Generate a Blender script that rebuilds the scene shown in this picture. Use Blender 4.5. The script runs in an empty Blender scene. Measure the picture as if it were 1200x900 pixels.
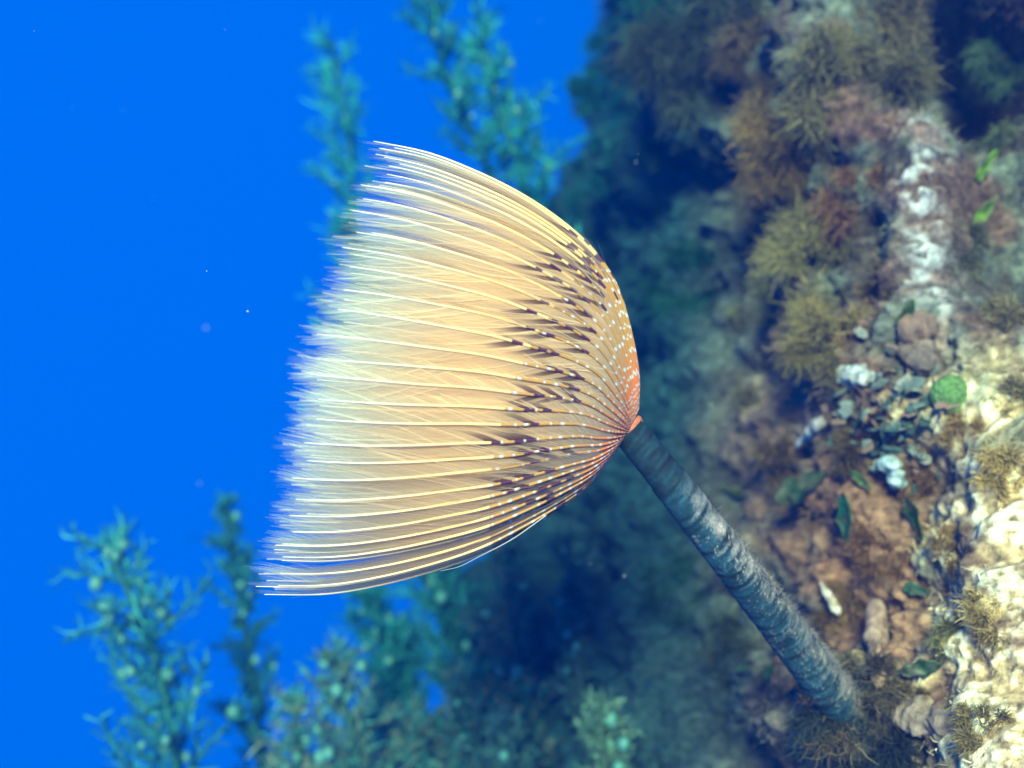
import bpy, math, random
import numpy as np
from mathutils import Vector, noise as mn
from mathutils.bvhtree import BVHTree

random.seed(7)
rng = np.random.default_rng(11)
scene = bpy.context.scene
C = scene.collection
# one scene unit is ten centimetres of sea

# ---------------------------------------------------------------- camera
cam_data = bpy.data.cameras.new('camera')
cam_data.lens = 45.0
cam_data.sensor_width = 36.0
cam_data.clip_start = 0.05
cam_data.clip_end = 500
cam_data.dof.use_dof = True
cam_data.dof.focus_distance = 3.85
cam_data.dof.aperture_fstop = 0.75
cam = bpy.data.objects.new('camera', cam_data)
cam.location = (0, 0, 0)
cam.rotation_euler = (math.radians(90), 0, 0)
C.objects.link(cam)
scene.camera = cam

# ---------------------------------------------------------------- world: open blue water all around
world = bpy.data.worlds.new('World')
scene.world = world
world.use_nodes = True
wn = world.node_tree.nodes
bg = wn['Background']
bg.inputs['Color'].default_value = (0.0, 0.14, 1.0, 1)
bg.inputs['Strength'].default_value = 0.47

# ---------------------------------------------------------------- sun through the surface
SUN_TO = Vector((-0.10, -0.90, 0.40)).normalized()
sun_data = bpy.data.lights.new('sun', 'SUN')
sun_data.energy = 5.0
sun_data.angle = math.radians(13.0)
sun_data.color = (1.0, 0.87, 0.68)
sun = bpy.data.objects.new('sun', sun_data)
sun.rotation_euler = SUN_TO.to_track_quat('Z', 'Y').to_euler()
C.objects.link(sun)

scene.view_settings.view_transform = 'Standard'
scene.view_settings.look = 'None'
scene.view_settings.gamma = 1
scene.view_settings.exposure = 1.25
scene.cycles.use_denoising = True
scene.cycles.volume_bounces = 0
scene.cycles.max_bounces = 8
scene.cycles.transparent_max_bounces = 40
scene.cycles.use_adaptive_sampling = True

# ---------------------------------------------------------------- helpers
def at(px, py, Y):
    k = 0.8 * Y / 1200.0
    return Vector(((px - 600) * k, Y, (450 - py) * k))

def material(name, rough=0.75, translucent=0.0, bump=0.0, bump_scale=60.0, mottle=0.0, mottle_scale=20.0, spec=0.3, color=None, alpha=1.0):
    m = bpy.data.materials.new(name)
    m.use_nodes = True
    nt = m.node_tree
    n, l = nt.nodes, nt.links
    n.clear()
    out = n.new('ShaderNodeOutputMaterial')
    p = n.new('ShaderNodeBsdfPrincipled')
    p.inputs['Roughness'].default_value = rough
    p.inputs['Specular IOR Level'].default_value = spec
    if color is None:
        a = n.new('ShaderNodeVertexColor')
        a.layer_name = 'Col'
        src = a.outputs['Color']
    else:
        a = n.new('ShaderNodeRGB')
        a.outputs[0].default_value = (*color, 1)
        src = a.outputs[0]
    tc = n.new('ShaderNodeTexCoord')
    if mottle > 0:
        t = n.new('ShaderNodeTexNoise')
        t.inputs['Scale'].default_value = mottle_scale
        t.inputs['Detail'].default_value = 6
        t.inputs['Roughness'].default_value = 0.7
        l.new(tc.outputs['Object'], t.inputs['Vector'])
        r = n.new('ShaderNodeMapRange')
        r.inputs['From Min'].default_value = 0.3
        r.inputs['From Max'].default_value = 0.7
        r.inputs['To Min'].default_value = 1 - mottle
        r.inputs['To Max'].default_value = 1 + mottle
        l.new(t.outputs['Fac'], r.inputs['Value'])
        mx = n.new('ShaderNodeMix')
        mx.data_type = 'RGBA'
        mx.blend_type = 'MULTIPLY'
        mx.inputs[0].default_value = 1.0
        l.new(src, mx.inputs[6])
        l.new(r.outputs['Result'], mx.inputs[7])
        src = mx.outputs[2]
    l.new(src, p.inputs['Base Color'])
    if bump > 0:
        t2 = n.new('ShaderNodeTexNoise')
        t2.inputs['Scale'].default_value = bump_scale
        t2.inputs['Detail'].default_value = 8
        t2.inputs['Roughness'].default_value = 0.75
        l.new(tc.outputs['Object'], t2.inputs['Vector'])
        b = n.new('ShaderNodeBump')
        b.inputs['Strength'].default_value = bump
        b.inputs['Distance'].default_value = 0.02
        l.new(t2.outputs['Fac'], b.inputs['Height'])
        l.new(b.outputs['Normal'], p.inputs['Normal'])
    last = p.outputs[0]
    if translucent > 0:
        tr = n.new('ShaderNodeBsdfTranslucent')
        l.new(src, tr.inputs['Color'])
        ms = n.new('ShaderNodeMixShader')
        ms.inputs[0].default_value = translucent
        l.new(last, ms.inputs[1])
        l.new(tr.outputs[0], ms.inputs[2])
        last = ms.outputs[0]
    if alpha < 1:
        tp = n.new('ShaderNodeBsdfTransparent')
        ms = n.new('ShaderNodeMixShader')
        ms.inputs[0].default_value = alpha
        l.new(tp.outputs[0], ms.inputs[1])
        l.new(last, ms.inputs[2])
        last = ms.outputs[0]
    l.new(last, out.inputs['Surface'])
    return m

def build(name, V, F, mat, col=None, parent=None, smooth=True, st=None):
    """V: n x 3, F: m x k face indices, col: n x 3 pigment colours"""
    V = np.asarray(V, dtype=np.float32)
    F = np.asarray(F, dtype=np.int32)
    me = bpy.data.meshes.new(name)
    k = F.shape[1]
    me.vertices.add(len(V))
    me.vertices.foreach_set('co', V.ravel())
    me.loops.add(F.size)
    me.loops.foreach_set('vertex_index', F.ravel())
    me.polygons.add(len(F))
    me.polygons.foreach_set('loop_start', np.arange(0, F.size, k, dtype=np.int32))
    me.polygons.foreach_set('loop_total', np.full(len(F), k, dtype=np.int32))
    me.polygons.foreach_set('use_smooth', np.full(len(F), smooth))
    if col is not None:
        a = me.color_attributes.new('Col', 'FLOAT_COLOR', 'POINT')
        c4 = np.ones((len(V), 4), dtype=np.float32)
        c4[:, :np.shape(col)[1]] = np.clip(col, 0, 1)
        a.data.foreach_set('color', c4.ravel())
    if st is not None:
        a = me.attributes.new('st', 'FLOAT_VECTOR', 'POINT')
        a.data.foreach_set('vector', np.asarray(st, dtype=np.float32).ravel())
    me.update()
    me.validate()
    me.materials.append(mat)
    o = bpy.data.objects.new(name, me)
    C.objects.link(o)
    if parent is not None:
        o.parent = parent
    return o

def empty(name, loc=(0, 0, 0)):
    o = bpy.data.objects.new(name, None)
    o.empty_display_size = 0.05
    o.location = loc
    C.objects.link(o)
    return o

def tag(o, label, cat, group=None):
    o['label'] = label
    o['category'] = cat
    if group:
        o['group'] = group
    return o

def unit(a):
    return a / np.maximum(np.linalg.norm(a, axis=-1, keepdims=True), 1e-9)

def ribbons(P, W, S):
    """P: m x k x 3 centre lines, W: m x k half widths, S: m x 3 or m x k x 3 side directions -> verts, quads"""
    m, k, _ = P.shape
    if S.ndim == 2:
        S = S[:, None, :]
    off = S * W[..., None]
    V = np.stack([P - off, P + off], axis=2).reshape(-1, 3)
    base = (np.arange(m)[:, None] * k + np.arange(k - 1)[None, :]) * 2
    base = base.ravel()
    F = np.stack([base, base + 1, base + 3, base + 2], axis=1)
    return V, F

def tubes(P, R, sides=5):
    """P: m x k x 3, R: m x k radii -> verts, quads of open tubes"""
    m, k, _ = P.shape
    T = unit(np.gradient(P, axis=1))
    ref = np.where(np.abs(T[..., 1:2]) < 0.8, np.array([0.0, 1, 0]), np.array([1.0, 0, 0]))
    A = unit(np.cross(T, ref))
    B = np.cross(T, A)
    ang = np.linspace(0, 2 * np.pi, sides, endpoint=False)
    V = P[:, :, None, :] + R[:, :, None, None] * (np.cos(ang)[:, None] * A[:, :, None, :] + np.sin(ang)[:, None] * B[:, :, None, :])
    V = V.reshape(-1, 3)
    i, j, s = np.meshgrid(np.arange(m), np.arange(k - 1), np.arange(sides), indexing='ij')
    i, j, s = i.ravel(), j.ravel(), s.ravel()
    s2 = (s + 1) % sides
    a = (i * k + j) * sides
    b = (i * k + j + 1) * sides
    F = np.stack([a + s, a + s2, b + s2, b + s], axis=1)
    return V, F

def catmull(pts, n):
    pts = np.asarray(pts, dtype=float)
    p = np.vstack([2 * pts[0] - pts[1], pts, 2 * pts[-1] - pts[-2]])
    out = []
    for u in np.linspace(0, len(pts) - 1, n):
        i = min(int(u), len(pts) - 2)
        t = u - i
        a, b, c, d = p[i], p[i + 1], p[i + 2], p[i + 3]
        out.append(0.5 * (2 * b + (c - a) * t + (2 * a - 5 * b + 4 * c - d) * t * t + (3 * b - a - 3 * c + d) * t ** 3))
    return np.array(out)

def arc_resample(p, n, end=1.0):
    d = np.concatenate([[0], np.cumsum(np.linalg.norm(np.diff(p, axis=0), axis=1))])
    s = np.linspace(0, d[-1] * end, n)
    return np.stack([np.interp(s, d, p[:, q]) for q in range(p.shape[1])], axis=1)

def fbm(x, y, z, octaves=4):
    return mn.fractal(Vector((x, y, z)), 1.0, 2.0, octaves, noise_basis='PERLIN_ORIGINAL')

def sstep(a, b, x):
    t = np.clip((x - a) / (b - a), 0, 1)
    return t * t * (3 - 2 * t)

# ---------------------------------------------------------------- the rock wall
mat_rock = material('encrusted_rock', rough=0.9, bump=0.7, bump_scale=40, mottle=0.8, mottle_scale=30, spec=0.15)

ctrl = {  # picture row of the wall's control points: (column, distance)
    -900: [(1900, 4.9), (1500, 4.9), (1200, 5.2), (1080, 5.2), (960, 5.4), (880, 5.8), (800, 6.8), (775, 8.2), (745, 10), (760, 12), (800, 15)],
    -300: [(1900, 4.5), (1500, 4.5), (1200, 4.8), (1080, 4.8), (960, 5.0), (880, 5.6), (800, 6.6), (800, 8.2), (785, 10), (800, 12), (800, 15)],
    60:   [(1900, 4.3), (1500, 4.4), (1200, 4.7), (1080, 4.8), (960, 5.0), (870, 5.6), (790, 6.7), (775, 8.2), (745, 10), (760, 12), (800, 15)],
    270:  [(1900, 4.0), (1500, 4.2), (1200, 4.45), (1080, 4.6), (980, 4.9), (890, 5.6), (800, 6.5), (735, 7.8), (680, 9.6), (700, 12), (800, 15)],
    470:  [(1900, 3.6), (1500, 3.8), (1200, 4.05), (1090, 4.4), (990, 4.8), (900, 5.3), (810, 6.1), (730, 7.2), (660, 9.0), (690, 12), (800, 15)],
    700:  [(1900, 3.2), (1500, 3.4), (1200, 3.7), (1090, 4.1), (990, 4.5), (890, 5.1), (790, 5.9), (690, 7.0), (610, 8.6), (640, 12), (800, 15)],
    900:  [(1900, 3.0), (1500, 3.2), (1200, 3.45), (1090, 3.9), (985, 4.35), (880, 4.9), (770, 5.7), (660, 6.8), (560, 8.2), (580, 12), (800, 15)],
    1300: [(1900, 2.2), (1500, 2.5), (1200, 3.1), (1090, 3.6), (985, 4.1), (860, 4.7), (740, 5.5), (610, 6.6), (500, 8.2), (520, 12), (800, 15)],
    1900: [(1900, 2.0), (1500, 2.3), (1200, 2.9), (1090, 3.4), (985, 4.0), (850, 4.6), (720, 5.4), (590, 6.5), (480, 8.2), (500, 12), (800, 15)],
}
rows = []
for py in sorted(ctrl):
    rows.append(catmull([at(px, py, Y * (1.15 - 0.15 * float(sstep(5.0, 7.5, Y)))) for px, Y in ctrl[py]], 330))
rows = np.array(rows)                                  # R x 330 x 3
NU = 330
NV = 400
grid = np.stack([catmull(rows[:, i], NV) for i in range(NU)], axis=1)   # NV x NU x 3
# keep the samples where the picture looks: drop nothing, only even out the ends
du = np.gradient(grid, axis=1)
dv = np.gradient(grid, axis=0)
nrm = unit(np.cross(du, dv))
if nrm[200, 120, 1] > 0:
    nrm = -nrm

def to_px(P):
    k = 0.8 * P[..., 1] / 1200.0
    return P[..., 0] / k + 600, 450 - P[..., 2] / k

def blob(px, py, cx, cy, rx, ry):
    return np.exp(-(((px - cx) / rx) ** 2 + ((py - cy) / ry) ** 2))

gx, gy = to_px(grid)
disp = np.zeros((NV, NU))
n_low = np.zeros((NV, NU))
n_mid = np.zeros((NV, NU))
n_hi = np.zeros((NV, NU))
n_warp = np.zeros((NV, NU))
n_fine = np.zeros((NV, NU))
for i in range(NV):
    for j in range(NU):
        x, y, z = grid[i, j]
        n_low[i, j] = mn.noise((x * 0.9 + 3, y * 0.9, z * 0.9))
        n_mid[i, j] = fbm(x * 2.6, y * 2.6 + 9, z * 2.6, 3)
        n_hi[i, j] = fbm(x * 9, y * 9 + 5, z * 9, 4)
        n_fine[i, j] = fbm(x * 32, y * 32 + 5, z * 32, 4)
        n_warp[i, j] = fbm(x * 4 + 20, y * 4, z * 4, 4)
depth_scale = np.clip((grid[..., 1] - 3.2) / 3.0, 0.35, 1.6)
calm = 1 - 0.6 * sstep(1060, 1130, gx) * sstep(400, 470, gy)
disp = 0.30 * n_low * depth_scale + 0.20 * n_mid * depth_scale + (0.07 * n_hi + 0.030 * n_fine) * calm + 0.05 * np.abs(n_warp)
disp += 0.16 * blob(gx, gy, 1088, 270, 34, 190)        # pale upright ridge
disp += 0.10 * blob(gx, gy, 1040, 470, 60, 70)         # the knot of crusts
disp -= 1.3 * np.clip(1.6 * blob(gx, gy, 1125, 45, 75, 75), 0, 1)          # dark hollow at the top
disp -= 0.30 * blob(gx, gy, 1180, 250, 50, 110)
disp -= 0.7 * blob(gx, gy, 872, 250, 34, 50)
disp -= 0.06 * blob(gx, gy, 985, 600, 60, 60)
disp -= 0.06 * blob(gx, gy, 1000, 700, 35, 40)
disp += 0.12 * blob(gx, gy, 1180, 620, 70, 170)
disp -= 0.10 * blob(gx, gy, 1075, 640, 30, 90)
disp += 0.30 * blob(gx, gy, 1000, 850, 75, 65)         # mound the tube grows from
P = grid + nrm * disp[..., None]
# pigments of what grows on the stone, plus painted shade on the far wall
def mixc(c, target, f):
    return c * (1 - f[..., None]) + np.array(target) * f[..., None]
wx, wy = to_px(P)
j1 = n_mid * 60
j2 = n_warp * 70
col = np.zeros((NV, NU, 3)) + np.array([0.10, 0.085, 0.07])
col = mixc(col, (0.17, 0.20, 0.16), sstep(-0.1, 0.35, n_warp))
col = mixc(col, (0.20, 0.11, 0.08), sstep(0.05, 0.4, n_mid) * 0.8 * sstep(850, 950, wx))
col = mixc(col, (0.30, 0.135, 0.075), blob(wx + j1, wy + j2, 1000, 650, 110, 110) * 0.85)
col = mixc(col, (0.34, 0.20, 0.115), blob(wx + j1, wy + j2, 1080, 720, 90, 170) * 0.9)
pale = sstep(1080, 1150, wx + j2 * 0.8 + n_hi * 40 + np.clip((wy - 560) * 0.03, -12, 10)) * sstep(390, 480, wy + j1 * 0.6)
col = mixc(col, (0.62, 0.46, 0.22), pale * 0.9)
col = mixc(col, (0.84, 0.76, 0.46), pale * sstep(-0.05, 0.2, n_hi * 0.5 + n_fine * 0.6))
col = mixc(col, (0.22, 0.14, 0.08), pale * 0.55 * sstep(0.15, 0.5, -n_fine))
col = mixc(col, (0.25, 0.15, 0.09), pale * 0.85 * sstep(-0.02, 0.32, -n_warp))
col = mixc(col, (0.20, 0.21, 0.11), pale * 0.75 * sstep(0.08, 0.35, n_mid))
ridge = blob(wx + j1 * 0.45, wy, 1092, 270, 22, 175)
col = mixc(col, (0.44, 0.45, 0.43), np.clip(ridge * 1.3, 0, 1) * sstep(-0.12, 0.25, n_fine * 0.7 + n_hi * 0.4))
col = mixc(col, (0.30, 0.20, 0.17), np.clip(ridge * 1.2, 0, 1) * sstep(0.05, 0.3, -n_hi))
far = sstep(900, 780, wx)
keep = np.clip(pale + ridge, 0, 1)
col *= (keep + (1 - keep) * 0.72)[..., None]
col = mixc(col, (0.004, 0.036, 0.046), far * 0.92)  # dark blue-teal tint painted in for shade and water haze
col *= (1 + 0.6 * np.clip(n_fine, -0.8, 0.8))[..., None]
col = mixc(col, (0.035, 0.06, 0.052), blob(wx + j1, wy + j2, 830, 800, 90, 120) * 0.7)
col = mixc(col, (0.24, 0.15, 0.12), blob(wx + j1, wy + j2, 930, 500, 60, 80) * 0.7)
ii, jj = np.meshgrid(np.arange(NV - 1), np.arange(NU - 1), indexing='ij')
a = (ii * NU + jj).ravel()
F = np.stack([a, a + 1, a + NU + 1, a + NU], axis=1)
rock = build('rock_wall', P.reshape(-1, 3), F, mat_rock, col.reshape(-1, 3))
rock['kind'] = 'structure'
ROCKV = [Vector(v) for v in P.reshape(-1, 3)]
bvh = BVHTree.FromPolygons(ROCKV, [tuple(int(q) for q in f) for f in F])
PN = unit(np.cross(np.gradient(P, axis=1), np.gradient(P, axis=0)))
if (PN[200, 120] * nrm[200, 120]).sum() < 0:
    PN = -PN

def hit(px, py):
    d = at(px, py, 1.0).normalized()
    loc, no, idx, dist = bvh.ray_cast(Vector((0, 0, 0)), d, 60)
    if loc is None:
        return at(px, py, 8), Vector((0, -1, 0))
    if no.dot(d) > 0:
        no = -no
    return loc, no

# ---------------------------------------------------------------- the reef ledge under the seaweeds
def lumpy_sheet(name, x0, x1, y0, y1, nx, ny, zf, mat, colf):
    X, Y = np.meshgrid(np.linspace(x0, x1, nx), np.linspace(y0, y1, ny), indexing='ij')
    Z = np.zeros_like(X)
    cc = np.zeros(X.shape + (3,))
    for i in range(nx):
        for j in range(ny):
            Z[i, j] = zf(X[i, j], Y[i, j])
            cc[i, j] = colf(X[i, j], Y[i, j])
    V = np.stack([X, Y, Z], axis=-1).reshape(-1, 3)
    ii, jj = np.meshgrid(np.arange(nx - 1), np.arange(ny - 1), indexing='ij')
    a = (ii * ny + jj).ravel()
    F = np.stack([a, a + ny, a + ny + 1, a + 1], axis=1)
    return build(name, V, F, mat, cc.reshape(-1, 3))

def ledge_z(x, y):
    top = -2.62 + 0.20 * max(0, x + 0.6) - 0.5 * max(0, -x - 1.3) ** 1.3
    top -= 0.9 * max(0, 6.2 - y) ** 1.5 + 0.25 * max(0, y - 9) ** 1.3
    return top + 0.18 * fbm(x * 1.4, y * 1.4, 2, 4) + 0.05 * fbm(x * 6, y * 6, 4, 3)

def ledge_c(x, y):
    f = min(1, max(0, 0.5 + fbm(x * 3, y * 3, 7, 3)))
    return np.array([0.05, 0.075, 0.06]) * (1 - f) + np.array([0.12, 0.15, 0.11]) * f

ledge = lumpy_sheet('reef_ledge', -4.2, 3.2, 4.6, 13.0, 150, 150, ledge_z, mat_rock, ledge_c)
ledge['kind'] = 'structure'

# ---------------------------------------------------------------- short turf on the rock
mat_turf = material('algal_turf', rough=0.85, translucent=0.25, spec=0.1)
w = np.ones((NV, NU))
w *= ((wx > 560) & (wx < 1320) & (wy > -80) & (wy < 1000))
w *= 1 - 0.4 * pale
w *= np.clip(n_mid + 0.6, 0.08, 1.4)
area = np.linalg.norm(np.cross(np.gradient(P, axis=0), np.gradient(P, axis=1)), axis=-1)
prob = (w * area).ravel()
prob /= prob.sum()
NT = 95000
pick = rng.choice(NV * NU, NT, p=prob)
base = P.reshape(-1, 3)[pick] + rng.normal(0, 0.012, (NT, 3))
nn = PN.reshape(-1, 3)[pick]
tc_ = col.reshape(-1, 3)[pick]
d0 = unit(nn + rng.normal(0, 0.55, (NT, 3)))
d1 = unit(d0 + rng.normal(0, 0.5, (NT, 3)) + np.array([0, 0, -0.15]))
L = (0.014 + 0.036 * rng.random(NT) ** 1.5)[:, None] * (1 + 0.25 * (base[:, 1:2] - 4.5)).clip(0.8, 2)
PP = np.stack([base, base + d0 * L * 0.55, base + d0 * L * 0.55 + d1 * L * 0.5], axis=1)
WW = np.stack([np.full(NT, 0.0020), np.full(NT, 0.0018), np.full(NT, 0.0006)], axis=1) * (0.7 + 0.8 * rng.random((NT, 1)))
V, F2 = ribbons(PP, WW, unit(rng.normal(0, 1, (NT, 3))))
cvar = tc_ * (0.7 + 0.9 * rng.random((NT, 1))) + rng.random((NT, 1)) * np.array([0.03, 0.04, 0.025])
turf = build('algal_turf', V, F2, mat_turf, np.repeat(cvar, 6, axis=0))
turf['kind'] = 'stuff'
tag(turf, 'short fuzzy brown and teal turf covering the rock wall', 'turf')

# ---------------------------------------------------------------- the tube worm: one thing, Empty where the tube leaves the rock
YF = 4.0
root_pt, _ = hit(985, 815)
worm = empty('feather_duster_worm', (0, 0, 0))
tag(worm, 'cream fan of feathery tentacles on a slanting dark blue tube', 'tube worm')

# crown of radioles
top_px = [(748, 478), (748, 440), (739, 390), (722, 335), (695, 295), (658, 261), (610, 229), (555, 202), (498, 181), (428, 167)]
bot_px = [(723, 525), (706, 548), (681, 575), (648, 599), (610, 622), (565, 645), (515, 663), (450, 680), (385, 690), (308, 690)]
K = 56
topc = catmull([at(x, y, YF) for x, y in top_px], 200)
botc = catmull([at(x, y, YF) for x, y in bot_px], 200)
cen = (topc + botc) / 2
half = (topc - botc) / 2
DEPTH = 0.62

mat_pinn = material('pinnule', rough=0.55, translucent=0.5, spec=0.15, alpha=0.7)
mat_vane = material('pinnule_vane', rough=0.6, translucent=0.62, spec=0.1, alpha=0.5)
# the vane is a film of hair-thin pinnules: streaks run along them and let the water show between
nt = mat_vane.node_tree
mixers = [n for n in nt.nodes if n.type == 'MIX_SHADER']
alpha_mix = [n for n in mixers if any(l.from_node.type == 'BSDF_TRANSPARENT' for l in n.inputs[1].links)][0]
at_n = nt.nodes.new('ShaderNodeAttribute'); at_n.attribute_name = 'st'
no_n = nt.nodes.new('ShaderNodeTexNoise')
no_n.inputs['Scale'].default_value = 1.0
no_n.inputs['Detail'].default_value = 3
nt.links.new(at_n.outputs['Vector'], no_n.inputs['Vector'])
mr = nt.nodes.new('ShaderNodeMapRange')
mr.inputs['From Min'].default_value = 0.32; mr.inputs['From Max'].default_value = 0.68
mr.inputs['To Min'].default_value = 0.72; mr.inputs['To Max'].default_value = 1.0
nt.links.new(no_n.outputs['Fac'], mr.inputs['Value'])
vc = [n for n in nt.nodes if n.type == 'VERTEX_COLOR'][0]
mu = nt.nodes.new('ShaderNodeMath'); mu.operation = 'MULTIPLY'
nt.links.new(mr.outputs['Result'], mu.inputs[0]); nt.links.new(vc.outputs['Alpha'], mu.inputs[1])
nt.links.new(mu.outputs[0], alpha_mix.inputs[0])
mat_stem = material('radiole_stem', rough=0.35, translucent=0.2, spec=0.5)

CREAM = np.array([0.90, 0.675, 0.38])
WHITE = np.array([0.78, 0.75, 0.68])
GOLD = np.array([0.62, 0.33, 0.07])
ORANGE = np.array([0.72, 0.20, 0.05])
PURPLE = np.array([0.060, 0.018, 0.036])

def radiole(phi, shrink, length, seed):
    r = np.random.default_rng(seed)
    u = np.linspace(0, 199, 200)
    drift = r.normal(0, 0.011)
    wob = r.normal(0, 0.007)
    f = u / 199
    ph = phi + drift * f ** 1.5 + wob * np.sin(f * 5 + r.random() * 6) * f
    rad = 1 - (1 - shrink) * sstep(0, 0.35, f) + 0.008 * r.normal() * f
    rr = np.linalg.norm(half, axis=1)
    pts = cen + half * (np.cos(ph) * rad)[:, None] + np.array([0, 1.0, 0]) * (np.sin(ph) * rr * rad * DEPTH)[:, None]
    ext = pts[-1] + (pts[-1] - pts[-9]) * np.linspace(0.1, 2.2, 18)[:, None]
    ext[:, 2] += np.linspace(0, 1, 18) ** 2 * r.normal(0, 0.01)
    pts = np.vstack([pts, ext])
    dd = np.concatenate([[0], np.cumsum(np.linalg.norm(np.diff(pts, axis=0), axis=1))])
    full = dd[199]
    Ltot = full * length
    s = np.linspace(0, min(Ltot, dd[-1]), K)
    c = np.stack([np.interp(s, dd, pts[:, q]) for q in range(3)], axis=1)
    cc = np.stack([np.interp(s, dd[:200], cen[:, q]) for q in range(3)], axis=1)
    return c, cc, s, Ltot

def stem_colour(s, Ltot, phi, bands, r):
    s = s.copy()
    ph = r.random()
    out = np.zeros((len(s), 3))
    for i, v in enumerate(s):
        if v < 0.10:
            cyc = (v / 0.020 + ph) % 1
            c = WHITE * 0.75 if cyc < 0.28 else ORANGE
        elif v < 0.50:
            cyc = (v / 0.038 + ph) % 1
            k = (v - 0.10) / 0.40
            k = min(1.0, k * 2.6)
            brown = ORANGE * (1 - k) + GOLD * 0.8 * k
            c = WHITE * 0.8 if cyc < 0.18 + 0.13 * math.sin(v * 61 + ph * 9) else brown
        else:
            c = np.array([0.92, 0.64, 0.24])
            k = min(1, (v - 0.50) / max(0.1, Ltot - 0.50))
            k = max(0, k - 0.3) / 0.7
            c = c * (1 - k * 0.8) + WHITE * (k * 0.8)
        for b0, b1 in bands:
            if b0 < v < b1:
                c = PURPLE * 1.5
        out[i] = c
    return out

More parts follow.
